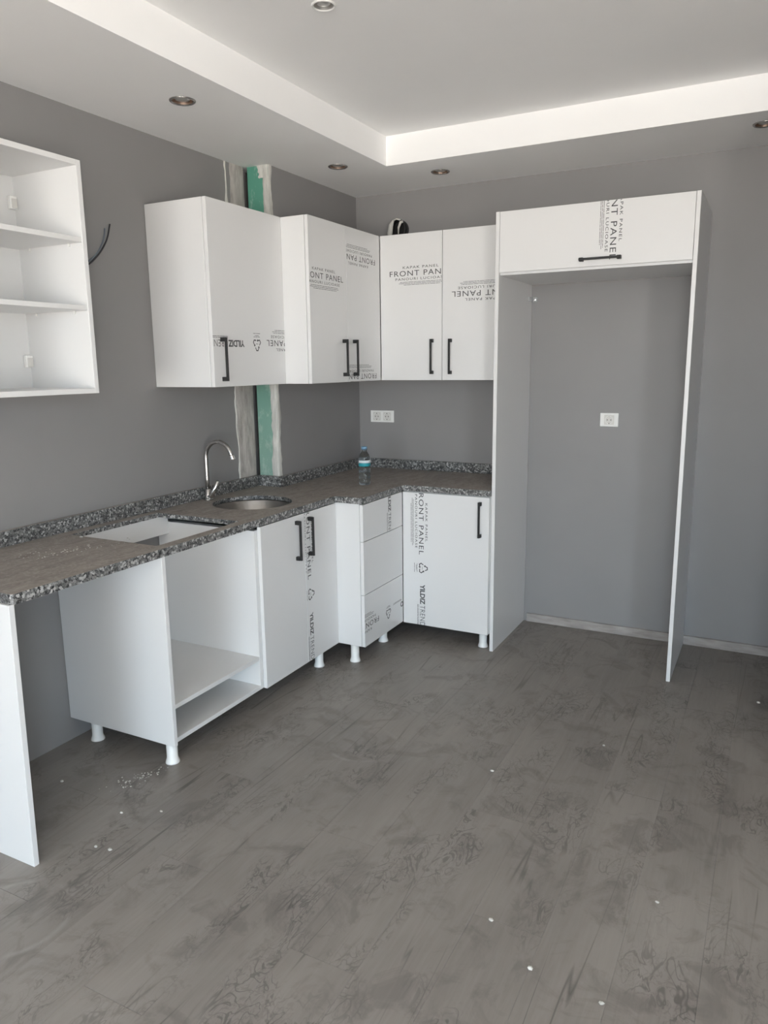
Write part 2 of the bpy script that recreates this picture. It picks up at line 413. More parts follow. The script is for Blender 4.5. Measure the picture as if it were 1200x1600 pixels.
BZ = 0.0976
LEG = leg_mesh(BZ)
def leg(parent, x, y): return link('leg', LEG, None, parent, Vector((x, y, 0)) - origin(parent))

# ------------------------------------------------------------------ room shell
HS, HC = 2.49, 2.63; SXE, SYE = 0.6382, -0.559; D = 0.1452; YC = -0.8906
LAMPS = [(0.412, -1.795, HS), (0.425, -0.679, HS), (0.8325, -0.322, HS), (2.348, -0.372, HS), (1.108, -1.905, HC)]
T = 0.12
# floor with separate boards
fl = struct('floor', bm_box(-T, RX1+T, RY0-T, T, -0.06, -0.008), 'screed')
PW = 0.1945; X0 = 1.65 - 9*PW; PLEN = 1.28
full_me = None
col = 0; x = X0
while x < RX1:
    xa, xb = max(x, 0.0)+0.0002, min(x+PW, RX1)-0.0002
    if xb - xa > 0.01:
        y = RY0 - (0.37*col*PLEN) % PLEN
        while y < 0:
            ya, yb = max(y, RY0)+0.0004, min(y+PLEN, 0.0)-0.0004
            if yb - ya > 0.01:
                whole = (abs(xa-0.0002-x) < 1e-9) and (abs((yb-ya)-(PLEN-0.0008)) < 1e-6) and (abs(xb-xa-PW+0.0004) < 1e-6)
                if whole and full_me is not None:
                    o = link('plank', full_me, None, fl, ((xa+xb)/2, (ya+yb)/2, 0))
                else:
                    hx, hy = (xb-xa)/2, (yb-ya)/2
                    bm = bm_box(-hx, hx, -hy, hy, -0.008, 0.0, 0.00025)
                    bmesh.ops.recalc_face_normals(bm, faces=bm.faces)
                    me = bpy.data.meshes.new('plank'); bm.to_mesh(me); bm.free(); me.materials.append(MAT['plank'])
                    o = link('plank', me, None, fl, ((xa+xb)/2, (ya+yb)/2, 0))
                    if whole: full_me = me
            y += PLEN
    x += PW; col += 1
# walls
WT = 2.75
SLOT = 0.010
wl = struct('wall_left', bm_box(-T, 0, RY0, YC-SLOT, 0, WT), 'wall')
wl2 = struct('wall_left_pier', bm_box(0.018, D, YC+0.012, 0, 0, WT), 'wall')
bm = bm_box(-T, -0.05, YC-SLOT, 0, 0, WT); bm_box(-0.05, 0.018, YC+0.10, 0, 0, WT, 0, bm)
struct('wall_left_recess', bm, 'wall')
wb = struct('wall_back', bm_box(-T, RX1+T, 0, T, 0, WT), 'wall')
bm = bmesh.new()
bm_box(RX1, RX1+T, VY1, 0, 0, WT, 0, bm); bm_box(RX1, RX1+T, RY0, VY0, 0, WT, 0, bm)
bm_box(RX1, RX1+T, VY0, VY1, 0, VZ0, 0, bm); bm_box(RX1, RX1+T, VY0, VY1, VZ1, WT, 0, bm)
struct('wall_right', bm, 'pale')
struct('added_wall_return', bm_box(2.66, RX1, -1.2, 0, 0, WT), 'wall')  # unseen wall put in to shade the right side of the surround
fr = bmesh.new()
for (a, b, c, d) in ((VY0, VY0+0.05, VZ0, VZ1), (VY1-0.05, VY1, VZ0, VZ1), (VY0+0.05, VY1-0.05, VZ1-0.05, VZ1), (VY0+0.05, VY1-0.05, VZ0, VZ0+0.05)):
    bm_box(RX1+0.03, RX1+0.09, a, b, c, d, 0, fr)
struct('added_window_1', fr, 'plastic')  # unseen side opening, added to brighten the fronts that face right
bm = bmesh.new()
bm_box(-T, WX0, RY0-T, RY0, 0, WT, 0, bm); bm_box(WX1, RX1+T, RY0-T, RY0, 0, WT, 0, bm)
bm_box(WX0, WX1, RY0-T, RY0, WZ1, WT, 0, bm); bm_box(WX0, WX1, RY0-T, RY0, -0.06, WZ0, 0, bm)
struct('wall_rear', bm, 'pale')
# balcony door frame in the opening behind the camera
fr = bmesh.new()
for (a, b, c, d) in ((WX0, WX0+0.05, WZ0, WZ1), (WX1-0.05, WX1, WZ0, WZ1), (WX0+0.05, WX1-0.05, WZ1-0.05, WZ1), (WX0+0.05, WX1-0.05, WZ0, WZ0+0.05)):
    bm_box(a, b, RY0-0.09, RY0-0.03, c, d, 0, fr)
struct('door_1', fr, 'plastic')
# ceiling: lowered border with a raised centre
RSX, RSY = 3.9, -9.9
soff_outer = [(-T, RY0-T), (RX1+T, RY0-T), (RX1+T, T), (-T, T)]
inner = [(SXE, RSY), (RSX, RSY), (RSX, SYE), (SXE, SYE)]
holes = [circle(a, b, 0.040, 40) for a, b, c in LAMPS if c == HS]
ce = struct('ceiling', bm_plate([[(-T, RY0-T), (RX1+T, RY0-T), (RX1+T, T), (-T, T)]] + [circle(a, b, 0.034, 40) for a, b, c in LAMPS if c == HC], HC, HC+0.03), 'ceiling')
bm = bm_plate([soff_outer, inner] + holes, HS, HS+0.013)
o = struct('ceiling_border', bm, 'ceiling'); o['kind'] = 'structure'
# vertical faces of the drop
bm = bmesh.new()
bm_box(SXE-0.013, SXE, RSY-0.013, SYE+0.013, HS+0.013, HC, 0, bm); bm_box(RSX, RSX+0.013, RSY-0.013, SYE+0.013, HS+0.013, HC, 0, bm)
bm_box(SXE, RSX, SYE, SYE+0.013, HS+0.013, HC, 0, bm); bm_box(SXE, RSX, RSY-0.013, RSY, HS+0.013, HC, 0, bm)
struct('ceiling_upstand', bm, 'ceiling')
# back-wall skirting
struct('baseboard_back', bm_box(1.26, 2.66, -0.014, 0.0, 0.0, 0.050, 0.002), 'skirt')

# raw strip where the pier meets the left wall -------------------------------------------------
def ragged(name, parent, axis, at, thick, u0, u1, z0, z1, mat, amp0, amp1, n=70, seed=1, u_top=None):
    """thin irregular plaster skin on a wall; axis 'x' lies in x=at (u is y), axis 'y' lies in y=at (u is x)"""
    rnd = random.Random(seed); bm = bmesh.new(); rows = []
    a = b = 0
    for i in range(n+1):
        z = z0+(z1-z0)*i/n
        a = a*0.7+rnd.uniform(-amp0, amp0)*0.6; b = b*0.7+rnd.uniform(-amp1, amp1)*0.6
        lo, hi = u0+a, u1+b
        row = []
        for j in range(5):
            u = lo+(hi-lo)*j/4; d = thick*(1.0 if 0 < j < 4 else 0.35)*rnd.uniform(0.7, 1.2)
            row.append(bm.verts.new((at+d, u, z) if axis == 'x' else (u, at-d, z)))
        base = [bm.verts.new((at, lo, z) if axis == 'x' else (lo, at, z)), bm.verts.new((at, hi, z) if axis == 'x' else (hi, at, z))]
        rows.append([base[0]]+row+[base[1]])
    for r0, r1 in zip(rows, rows[1:]):
        for j in range(len(r0)-1): bm.faces.new((r0[j], r0[j+1], r1[j+1], r1[j]))
    return from_bm(name, bm, MAT[mat], parent)
ragged('plaster_strip', wl, 'x', 0.0, 0.0035, -1.012, YC-SLOT-0.001, 0.90, HS, 'plaster', 0.006, 0.0005, seed=2)
ragged('filler_streak', wl, 'x', 0.0, 0.004, -1.052, -1.040, 0.90, HS, 'plaster_light', 0.008, 0.006, seed=3)
ragged('plaster_strip', wl, 'x', 0.0, 0.0022, -1.042, -1.008, 0.90, 1.46, 'plaster', 0.005, 0.004, seed=5)
bo = box('green_board', 0.018, D, YC, YC+0.0118, 0.02, HS, 'green', wl2, 0)
bo['label'] = 'bare green moisture-resistant plasterboard edge'
ragged('filler_streak', wl2, 'y', YC, 0.004, 0.108, D-0.001, 0.90, HS, 'plaster_light', 0.008, 0.0005, seed=8)
ragged('filler_streak', wl2, 'x', D, 0.003, YC-0.001, YC+0.030, 0.90, HS, 'plaster_light', 0.0005, 0.010, seed=9)
ragged('filler_streak', wl2, 'y', YC, 0.003, 0.088, D-0.02, 2.43, HS, 'plaster_light', 0.012, 0.002, n=8, seed=10)

# ------------------------------------------------------------------ cabinets
PT = 0.018
G3 = 0.0015
UB, UT = 1.4201, 2.1944
def carcass(t, x0, x1, y0, y1, z0, z1, open_axis, top=True, back=True):
    """panels of a box cabinet; open_axis 'x' opens to +x, 'y' opens to -y"""
    if open_axis == 'x':
        box('side_panel', x0, x1, y0, y0+PT, z0, z1, 'white', t); box('side_panel', x0, x1, y1-PT, y1, z0, z1, 'white', t)
        box('bottom_panel', x0, x1, y0+PT, y1-PT, z0, z0+PT, 'white', t)
        if top: box('top_panel', x0, x1, y0+PT, y1-PT, z1-PT, z1, 'white', t)
        if back: box('back_panel', x0+0.004, x0+0.010, y0+PT, y1-PT, z0+PT, z1-(PT if top else 0), 'white', t, 0)
    else:
        box('side_panel', x0, x0+PT, y0, y1, z0, z1, 'white', t); box('side_panel', x1-PT, x1, y0, y1, z0, z1, 'white', t)
        box('bottom_panel', x0+PT, x1-PT, y0, y1, z0, z0+PT, 'white', t)
        if top: box('top_panel', x0+PT, x1-PT, y0, y1, z1-PT, z1, 'white', t)
        if back: box('back_panel', x0+PT, x1-PT, y1-0.010, y1-0.004, z0+PT, z1-(PT if top else 0), 'white', t, 0)
def clip_x(y0, y1, z0, z1, x):    # door in a plane x = const
    return [((x, y0, 0), (0, -1, 0)), ((x, y1, 0), (0, 1, 0)), ((x, 0, z0), (0, 0, -1)), ((x, 0, z1), (0, 0, 1))]
def clip_y(x0, x1, z0, z1, y):
    return [((x0, y, 0), (-1, 0, 0)), ((x1, y, 0), (1, 0, 0)), ((0, y, z0), (0, 0, -1)), ((0, y, z1), (0, 0, 1))]
def door_x(t, x, y0, y1, z0, z1, name='door'):
    return box(name, x-PT, x, y0+G3, y1-G3, z0, z1, 'film', t)
def door_y(t, y, x0, x1, z0, z1, name='door'):
    return box(name, x0+G3, x1-G3, y, y+PT, z0, z1, 'film', t)

# open wall cabinet at the left edge
OX = 0.3362; OY1 = -2.2363; OY0 = -2.838
t = thing('open_wall_cabinet', (0.0, (OY0+OY1)/2, UB), 'white open wall cabinet with two shelves and no door', 'cabinet')
carcass(t, 0.002, OX, OY0, OY1, UB, UT, 'x')
for z in (1.9295, 1.7045):
    sh = box('shelf', 0.012, OX-0.004, OY0+PT, OY1-PT, z, z+0.0165, 'white', t)
    for yy in (OY1-PT-0.008, OY0+PT+0.001):
        for xx in (0.07, 0.27):
            box('shelf_pin', xx, xx+0.007, yy, yy+0.007, z-0.010, z-0.0005, 'plastic', sh, 0.001)
for z in (2.086, 1.534):
    h = box('hanging_bracket', 0.0125, 0.030, -2.284, -2.2555, z-0.022, z+0.022, 'plastic', t, 0.002)
    box('cover_cap', 0.0305, 0.0335, -2.281, -2.2585, z-0.019, z+0.013, 'socket_in', h, 0.001)

# single-door wall cabinet
UX1 = 0.3362; UY1, UY2 = -1.6078, -1.0722
t = thing('wall_cabinet', (0.0, (UY1+UY2)/2, UB), 'single-door white wall cabinet with its handle at the lower left, nearest the open cabinet', 'cabinet', 'white wall cabinets')
carcass(t, 0.002, UX1-PT-0.002, UY1, UY2-0.001, UB, UT, 'x')
d = door_x(t, UX1, UY1, UY2, UB, UT)
handle(d, (UX1, -1.549, 1.5375), (0, 0, 1), (1, 0, 0))
lettering(d, (UX1, -0.857, 1.627), (0, -1, 0), (0, 0, -1), clip_x(UY1+0.002, UY2-0.002, UB, UT, UX1), (1, 0, 0))

# two-door wall cabinet on the pier
UX2 = 0.4854; UY3, UYB = -0.7212, -0.3522
t = thing('wall_cabinet', (D, (UY2+0)/2, UB), 'two-door white wall cabinet standing proud in the inner corner', 'cabinet', 'white wall cabinets')
carcass(t, D+0.004, UX2-PT-0.002, UY2, -0.003, UB, UT, 'x')
d = door_x(t, UX2, UY2, UY3, UB, UT)
handle(d, (UX2, -0.766, 1.543), (0, 0, 1), (1, 0, 0))
lettering(d, (UX2, -1.122, 1.915), (0, 1, 0), (0, 0, 1), clip_x(UY2+0.002, UY3-0.002, UB, UT, UX2), (1, 0, 0))
d = door_x(t, UX2, UY3, UYB-0.001, UB, UT)
handle(d, (UX2, -0.6595, 1.543), (0, 0, 1), (1, 0, 0))
for z in (2.063, 1.4605):
    lettering(d, (UX2, -0.410, z), (0, -1, 0), (0, 0, -1), clip_x(UY3+0.002, UYB-0.004, UB, UT, UX2), (1, 0, 0))

# two-door wall cabinet on the back wall
USX = 0.858; FX0, FX1, FX2, FX3 = 1.2243, 1.2432, 2.1147, 2.1329
t = thing('wall_cabinet', ((UX2+FX0)/2, 0, UB), 'two-door white wall cabinet on the back wall beside the tall surround', 'cabinet', 'white wall cabinets')
carcass(t, UX2+0.002, FX0-0.002, UYB+PT+0.002, -0.003, UB, UT, 'y')
d = door_y(t, UYB, UX2+0.001, USX, UB, UT)
handle(d, (0.801, UYB, 1.546), (0, 0, 1), (0, -1, 0))
lettering(d, (0.5463, UYB, 1.9755), (1, 0, 0), (0, 0, 1), clip_y(UX2+0.004, USX-0.002, UB, UT, UYB), (0, -1, 0))
d = door_y(t, UYB, USX, FX0-0.001, UB, UT)
handle(d, (0.908, UYB, 1.545), (0, 0, 1), (0, -1, 0))
lettering(d, (1.278, UYB, 1.881), (-1, 0, 0), (0, 0, -1), clip_y(USX+0.014, FX0-0.003, UB, UT, UYB), (0, -1, 0))

# tall refrigerator surround
FY, FZ, FDZ = -0.5613, 2.2139, 1.9237
t = thing('refrigerator_surround', ((FX0+FX3)/2, FY/2, 0), 'tall white refrigerator surround with a flap door over an empty bay', 'cabinet')
box('side_panel', FX0, FX1, FY, -0.002, 0, FZ, 'white', t); box('side_panel', FX2, FX3, FY, -0.016, 0, FZ, 'white', t)
box('bottom_panel', FX1, FX2, FY+PT+0.002, -0.002, FDZ, FDZ+PT, 'white', t); box('top_panel', FX1, FX2, FY+PT+0.002, -0.002, FZ-PT, FZ, 'white', t)
d = door_y(t, FY, FX1, FX2, FDZ+0.012, FZ-0.001)
handle(d, (1.723, FY, 1.9665), (1, 0, 0), (0, -1, 0))
lettering(d, (1.762, FY, 2.325), (0, 0, -1), (1, 0, 0), clip_y(FX1, FX2, FDZ+0.012, FZ-0.002, FY), (0, -1, 0))

# base cabinet for the oven, open front
BX1, BX2, BYB = 0.5689, 0.7237, -0.5788
YB1, YB2, YBS, YB3 = -2.2275, -1.644, -1.3061, -1.0203
CT, CB = 0.87, 0.8386
CS = 0.850; FXP, FYP = 0.055, -1.366      # slab underside, faucet foot
BTOP = 0.818
t = thing('oven_base_cabinet', (BX1/2, (YB1+YB2)/2, 0), 'open white oven base cabinet under the hob cut-out', 'cabinet')
box('side_panel', 0.004, BX1-0.002, YB1, YB1+PT, BZ, CB-0.0005, 'white', t)
box('side_panel', 0.004, BX1-PT-0.002, YB2-PT, YB2, BZ, BTOP, 'white', t)
box('bottom_panel', 0.004, BX1-PT-0.002, YB1+PT, YB2-PT, BZ, BZ+PT, 'white', t)
box('shelf', 0.014, BX1-0.022, YB1+PT, YB2-PT, 0.232, 0.250, 'white', t)
box('back_panel', 0.006, 0.012, YB1+PT, YB2-PT, BZ+PT, 0.70, 'white', t, 0)
box('back_rail', 0.050, 0.068, YB1+PT, YB2-PT, 0.765, CS-0.0005, 'white', t)
for lx, ly in ((0.505, -2.18), (0.096, -2.178), (0.096, -1.70)): leg(t, lx, ly)

# sink base cabinet
t = thing('sink_base_cabinet', (BX1/2, (YB2+YB3)/2, 0), 'two-door white base cabinet under the round sink', 'cabinet')
carcass(t, 0.004, BX1-PT-0.002, YB2+0.001, YB3-0.001, BZ, BTOP, 'x', top=False)
d = door_x(t, BX1, YB2, YBS, BZ, CB-0.006); handle(d, (BX1, -1.375, 0.7165), (0, 0, 1), (1, 0, 0))
d = door_x(t, BX1, YBS, YB3-0.001, BZ, CB-0.006); handle(d, (BX1, -1.270, 0.7165), (0, 0, 1), (1, 0, 0))
lettering(d, (BX1, -1.289, 0.8705), (0, 0, -1), (0, 1, 0), clip_x(YBS+0.002, YB3, BZ, CB-0.007, BX1), (1, 0, 0))
for lx, ly in ((0.511, -1.123), (0.10, -1.123), (0.10, -1.58)): leg(t, lx, ly)

# drawer unit
t = thing('drawer_cabinet', (0.4, (YB3+BYB)/2, 0), 'white three-drawer base unit without handles in the corner', 'cabinet')
carcass(t, D+0.01, BX2-PT-0.002, YB3, BYB+PT, BZ, CB-0.001, 'x')
DJ1, DJ2 = 0.6458, 0.3708
for z0, z1 in ((DJ1+0.0015, CB-0.006), (DJ2+0.0015, DJ1-0.0015), (BZ, DJ2-0.0015)):
    d = door_x(t, BX2, YB3-0.001, BYB, z0, z1, 'drawer_front')
    if z0 > DJ1: lettering(d, (BX2, -0.752, 1.396), (0, 0, -1), (0, 1, 0), clip_x(YB3, BYB-0.002, z0, z1, BX2), (1, 0, 0))
    if z0 < 0.2: lettering(d, (BX2, -0.868, 0.222), (0, -1, 0), (0, 0, -1), clip_x(YB3+0.001, BYB-0.003, z0, z1, BX2), (1, 0, 0))
for lx, ly in ((0.644, -0.985), (0.643, -0.667)): leg(t, lx, ly)

# corner base cabinet on the back wall
t = thing('corner_base_cabinet', ((BX2+FX0)/2, BYB/2, 0), 'single-door white base cabinet on the back wall with lettering down its left edge', 'cabinet')
carcass(t, BX2+0.002, FX0-0.003, BYB+PT+0.002, -0.004, BZ-0.003, CB-0.001, 'y')
d = door_y(t, BYB, BX2+0.001, FX0-0.004, 0.0932, CB-0.006)
handle(d, (1.171, BYB, 0.7145), (0, 0, 1), (0, -1, 0))
lettering(d, (0.822, BYB, 0.858), (0, 0, -1), (1, 0, 0), clip_y(BX2+0.002, FX0-0.005, 0.0935, CB-0.007, BYB), (0, -1, 0))
for lx, ly in ((1.169, -0.505), (1.169, -0.08), (0.80, -0.08)):
    o = leg(t, lx, ly); o.scale = (1, 1, (BZ-0.003)/BZ)

# end panel carrying the counter (leans very slightly)
bm = bm_box(0.0, BX1-0.004, -2.8505, -2.8325, 0, CB-0.0005, 0.0008)
for v in bm.verts: v.co.y += 0.012*v.co.z/CB
o = from_bm('end_panel', bm, MAT['white'], base=(0.28, -2.84, 0))
tag(o, 'upright white board carrying the near end of the counter', 'panel')

# ------------------------------------------------------------------ countertop
CYL = -2.831
outer = round_poly([(0.001, CYL, 0), (BX1+0.004, CYL, 0.012), (BX1+0.004, YB3-0.012, 0.018), (BX2+0.006, YB3-0.012, 0.035), (BX2+0.006, BYB-0.004, 0.03), (FX0-0.0015, BYB-0.004, 0),
                    (FX0-0.0015, -0.001, 0), (D+0.001, -0.001, 0), (D+0.001, YC-0.001, 0), (0.001, YC-0.001, 0)], 0)
SKX, SKY_, SKR = 0.300, -1.338, 0.187
hob = round_poly([(0.072, -2.2, 0.01), (0.522, -2.2, 0.01), (0.522, -1.722, 0.01), (0.072, -1.722, 0.01)], 0)
t = thing('countertop', (0.35, -1.4, CB), 'dusty speckled grey granite countertop with a sink hole and hob cut-out', 'countertop')
from_bm('slab', bm_plate([outer, hob, circle(SKX, SKY_, SKR, 64), circle(FXP, FYP, 0.013, 16)], CS, CT, 0.0012), MAT['granite'], t)
strip = round_poly([(0.004, CYL, 0), (BX1+0.004, CYL, 0.012), (BX1+0.004, YB3-0.012, 0.018), (BX2+0.006, YB3-0.012, 0.035), (BX2+0.006, BYB-0.004, 0.03), (FX0-0.0015, BYB-0.004, 0),
                    (FX0-0.0015, BYB+0.030, 0), (BX2-0.030, BYB+0.030, 0), (BX2-0.030, YB3+0.020, 0), (BX1-0.030, YB3+0.020, 0), (BX1-0.030, CYL+0.034, 0), (0.004, CYL+0.034, 0)], 0)
from_bm('edge_strip', bm_plate([strip], CB, CS, 0.0), MAT['granite'], t)
BS = 0.9268
box('backsplash', 0.001, 0.021, CYL, YC-0.0235, CT, BS, 'granite', t)
box('backsplash', 0.0215, D+0.0205, YC-0.022, YC-0.0045, CT, BS, 'granite', t)
box('backsplash', D+0.005, D+0.021, YC-0.0040, -0.021, CT, BS, 'granite', t)
box('backsplash', D+0.005, FX0-0.0015, -0.0205, -0.001, CT, BS, 'granite', t)

# sink bowl hung under the slab
t = thing('sink', (SKX, SKY_, 0.69), 'round brushed steel sink bowl set in the granite', 'sink')
M = Matrix.Translation((SKX, SKY_, 0))
R = SKR+0.004
prof = [(R+0.012, CS-0.0012), (R, CS-0.0006), (R-0.004, CS-0.006), (R-0.008, 0.74), (R-0.02, 0.71), (R-0.05, 0.695), (0.05, 0.690), (0.046, 0.684), (0.0, 0.683)]
outp = [(0.0, 0.681), (0.048, 0.682), (R-0.045, 0.692), (R-0.016, 0.708), (R-0.004, 0.74), (R, CS-0.006), (R+0.012, CS-0.003)]
from_bm('bowl', bm_lathe(prof+outp+[prof[0]], 64, M, False, False), MAT['steel'], t, True)
from_bm('drain', bm_lathe([(0.0, 0.6838), (0.030, 0.6838), (0.040, 0.6845), (0.042, 0.688), (0.040, 0.690), (0.030, 0.6865), (0.012, 0.6865), (0.0, 0.6885)], 32, M, False, False), MAT['chrome'], t, True)

# faucet
t = thing('faucet', (FXP, FYP, CT), 'tall brushed gooseneck faucet with tilted lever beside the sink', 'faucet')
M = Matrix.Translation((FXP, FYP, CT))
from_bm('base', bm_lathe([(0.024, 0.0005), (0.024, 0.004), (0.018, 0.007), (0.0155, 0.012), (0.0155, 0.050), (0.0115, 0.054), (0.0, 0.054)], 28, M), MAT['brushed'], t, True)
pts = [(FXP, FYP, CT+z) for z in (0.05, 0.10, 0.16, 0.205)]
AR = 0.078
for i in range(1, 17):
    a = math.radians(180 - i*(162/16)); pts.append((FXP+AR+AR*math.cos(a), FYP, CT+0.208+AR*math.sin(a)))
e = Vector(pts[-1]); dd = (e-Vector(pts[-2])).normalized(); pts.append(tuple(e+dd*0.02))
sp_ = from_bm('spout', bm_tube(pts, 0.0105, 14), MAT['brushed'], t, True)
from_bm('aerator', bm_tube([e+dd*0.012, e+dd*0.030], 0.0112, 14), MAT['chrome'], sp_, False)
from_bm('lever', bm_tube([(FXP+0.010, FYP-0.004, CT+0.016), (FXP+0.026, FYP-0.008, CT+0.018), (FXP+0.034, FYP-0.008, CT+0.030), (FXP+0.072, FYP-0.008, CT+0.096)], [0.011, 0.011, 0.0105, 0.0095], 12), MAT['chrome'], t, True)

# water bottle
BOX_, BOY = 0.534, -0.652
t = thing('water_bottle', (BOX_, BOY, CT), 'clear plastic water bottle with a teal label on the counter', 'bottle')
M = Matrix.Translation((BOX_, BOY, CT+0.0005))
body = [(0.0, 0.004), (0.020, 0.003), (0.028, 0.0), (0.0315, 0.006), (0.0315, 0.028), (0.0300, 0.032), (0.0315, 0.036), (0.0315, 0.060), (0.0302, 0.064), (0.0315, 0.068), (0.0315, 0.098),
        (0.0305, 0.100), (0.0305, 0.134), (0.0315, 0.137), (0.0305, 0.147), (0.0245, 0.163), (0.0165, 0.176), (0.0130, 0.182), (0.0130, 0.187), (0.0165, 0.1875), (0.0165, 0.1895), (0.0125, 0.190), (0.0, 0.190)]
from_bm('body', bm_lathe(body, 32, M), MAT['pet'], t, True)
from_bm('label_band', bm_lathe([(0.0318, 0.119), (0.0322, 0.119), (0.0322, 0.134), (0.0318, 0.134), (0.0318, 0.119)], 32, M, False, False), MAT['lab_w'], t, True)
from_bm('label_band', bm_lathe([(0.0318, 0.101), (0.0322, 0.101), (0.0322, 0.1188), (0.0318, 0.1188), (0.0318, 0.101)], 32, M, False, False), MAT['lab_t'], t, True)
from_bm('cap', bm_lathe([(0.0155, 0.1905), (0.0158, 0.204), (0.0145, 0.2065), (0.0, 0.2065)], 24, M), MAT['cap'], t, True)

# ------------------------------------------------------------------ sockets
def socket(name, x0, x1, z0, z1, n, label):
    t = thing(name, ((x0+x1)/2, 0, z0), label, 'socket', 'white wall sockets')
    box('cover_plate', x0, x1, -0.0085, -0.0002, z0, z1, 'plastic', t, 0.002)
    w = 0.052; cx0 = (x0+x1)/2 - (n-1)*0.5*0.071
    for i in range(n):
        cx = cx0+i*0.071; cz = (z0+z1)/2
        ins = box('socket_insert', cx-w/2, cx+w/2, -0.0105, -0.0086, cz-w/2, cz+w/2, 'socket_in', t, 0.0008)
        M = Matrix.Translation((cx, -0.0106, cz)) @ Matrix.Rotation(math.radians(90), 4, 'X')
        from_bm('recess_ring', bm_lathe([(0.0195, 0.0), (0.0215, 0.0), (0.0215, 0.002), (0.0195, 0.002), (0.0195, 0.0)], 28, M, False, False), MAT['plastic'], ins, True)
        for s in (-1, 1):
            from_bm('pin_hole', bm_lathe([(0.0028, -0.0001), (0.0028, 0.0006)], 12, M @ Matrix.Translation((s*0.0095, 0, 0))), MAT['dark'], ins)
            box('earth_clip', cx-0.0025, cx+0.0025, -0.0128, -0.0106, cz+s*0.0185-0.003, cz+s*0.0185+0.003, 'brushed', ins, 0)
socket('double_socket', 0.2278, 0.3886, 1.1545, 1.2265, 2, 'white double wall socket above the corner counter')
socket('single_socket', 1.64, 1.7365, 1.163, 1.2365, 1, 'white single wall socket inside the refrigerator bay')

# ------------------------------------------------------------------ downlights
LBL = ['round recessed downlight in the ceiling border above the open oven cabinet', 'round recessed downlight in the ceiling border near the inner corner, above the wall cabinets',
       'round recessed downlight in the back ceiling border left of the tall surround', 'round recessed downlight in the ceiling border at the right picture edge', 'round downlight in the raised centre of the ceiling, at the top picture edge']
for (lx, ly, lz), lb in zip(LAMPS, LBL):
    t = thing('downlight', (lx, ly, lz), lb, 'downlight', 'recessed ceiling downlights')
    s = 1.0 if lz == HS else 0.80
    M = Matrix.Translation((lx, ly, lz))
    r0 = 0.039*s
    from_bm('trim_ring', bm_lathe([(r0, 0.004), (r0+0.001, -0.004), (r0+0.006*s, -0.0055), (r0+0.010*s, -0.003), (r0+0.0108*s, -0.0004), (r0+0.002, -0.0003), (r0, 0.004)], 40, M, False, False), MAT['brushed' if lz == HS else 'plastic'], t, True)
    from_bm('reflector', bm_lathe([(r0-0.0006, -0.002), (r0-0.001, 0.006), (r0-0.006, 0.018), (0.019*s, 0.026), (0.0, 0.0265), (0.0, 0.0285), (0.02*s, 0.028), (r0-0.0045, 0.0195), (r0-0.0002, 0.006), (r0-0.0002, -0.002)], 40, M, False, False), MAT['copper' if lz == HS else 'lamp_in'], t, True)
    from_bm('bulb', bm_lathe([(0.0, 0.000), (0.020*s, 0.0006), (0.0275*s, 0.003), (0.028*s, 0.007), (0.018*s, 0.024), (0.0, 0.0262)], 32, M, False, False), MAT['lamp_in'], t, True)

# ------------------------------------------------------------------ cables from the wall, vent pipe, fixings
for i, (pts, r, m, lb) in enumerate([
    ([(-0.005, -1.955, 1.905), (0.02, -1.945, 1.915), (0.045, -1.915, 1.955), (0.06, -1.885, 2.01), (0.065, -1.868, 2.07)], 0.0032, 'wire', 'longer black cable end sticking out of the grey wall'),
    ([(-0.005, -1.962, 1.912), (0.02, -1.952, 1.922), (0.048, -1.928, 1.955), (0.062, -1.905, 2.005), (0.066, -1.897, 2.05)], 0.0030, 'wire_blue', 'shorter grey-blue cable end sticking out of the grey wall')]):
    # smooth the path
    P = [Vector(p) for p in pts]; sm_ = []
    for a in range(len(P)-1):
        p0, p1, p2, p3 = P[max(a-1, 0)], P[a], P[a+1], P[min(a+2, len(P)-1)]
        for u in (0, 0.25, 0.5, 0.75):
            sm_.append(0.5*((2*p1)+(p2-p0)*u+(2*p0-5*p1+4*p2-p3)*u*u+(3*p1-p0-3*p2+p3)*u**3))
    sm_.append(P[-1])
    o = from_bm('cable', bm_tube(sm_, r, 10), MAT[m], smooth=True, base=pts[0]); tag(o, lb, 'cable', 'cables behind the open cabinet')

t = thing('vent_pipe', (0.44, -0.03, 2.225), 'plaster-smeared black vent pipe stub above the back wall cabinet', 'pipe')
M = Matrix.Translation((0.441, -0.001, 2.278)) @ Matrix.Rotation(math.radians(90), 4, 'X')
from_bm('sleeve', bm_lathe([(0.048, 0.0), (0.056, 0.0), (0.057, 0.03), (0.055, 0.05), (0.050, 0.05), (0.048, 0.03), (0.047, 0.002), (0.048, 0.0)], 40, M, False, False), MAT['black'], t, True)
from_bm('hole', bm_lathe([(0.0, 0.002), (0.0475, 0.002), (0.0475, 0.004), (0.0, 0.004)], 40, M, False, False), MAT['dark'], t)
def smear(parent, pts, r): from_bm('plaster_smear', bm_tube(pts, r, 10), MAT['plaster_light'], parent, True)
smear(t, [(0.398, -0.058, 2.205), (0.403, -0.060, 2.26), (0.408, -0.058, 2.30), (0.421, -0.052, 2.327)], [0.010, 0.016, 0.014, 0.006])
smear(t, [(0.420, -0.052, 2.327), (0.442, -0.053, 2.334), (0.466, -0.053, 2.327)], [0.004, 0.004, 0.005])
smear(t, [(0.484, -0.055, 2.316), (0.470, -0.058, 2.312), (0.458, -0.058, 2.285), (0.455, -0.056, 2.25)], [0.007, 0.008, 0.006, 0.003])

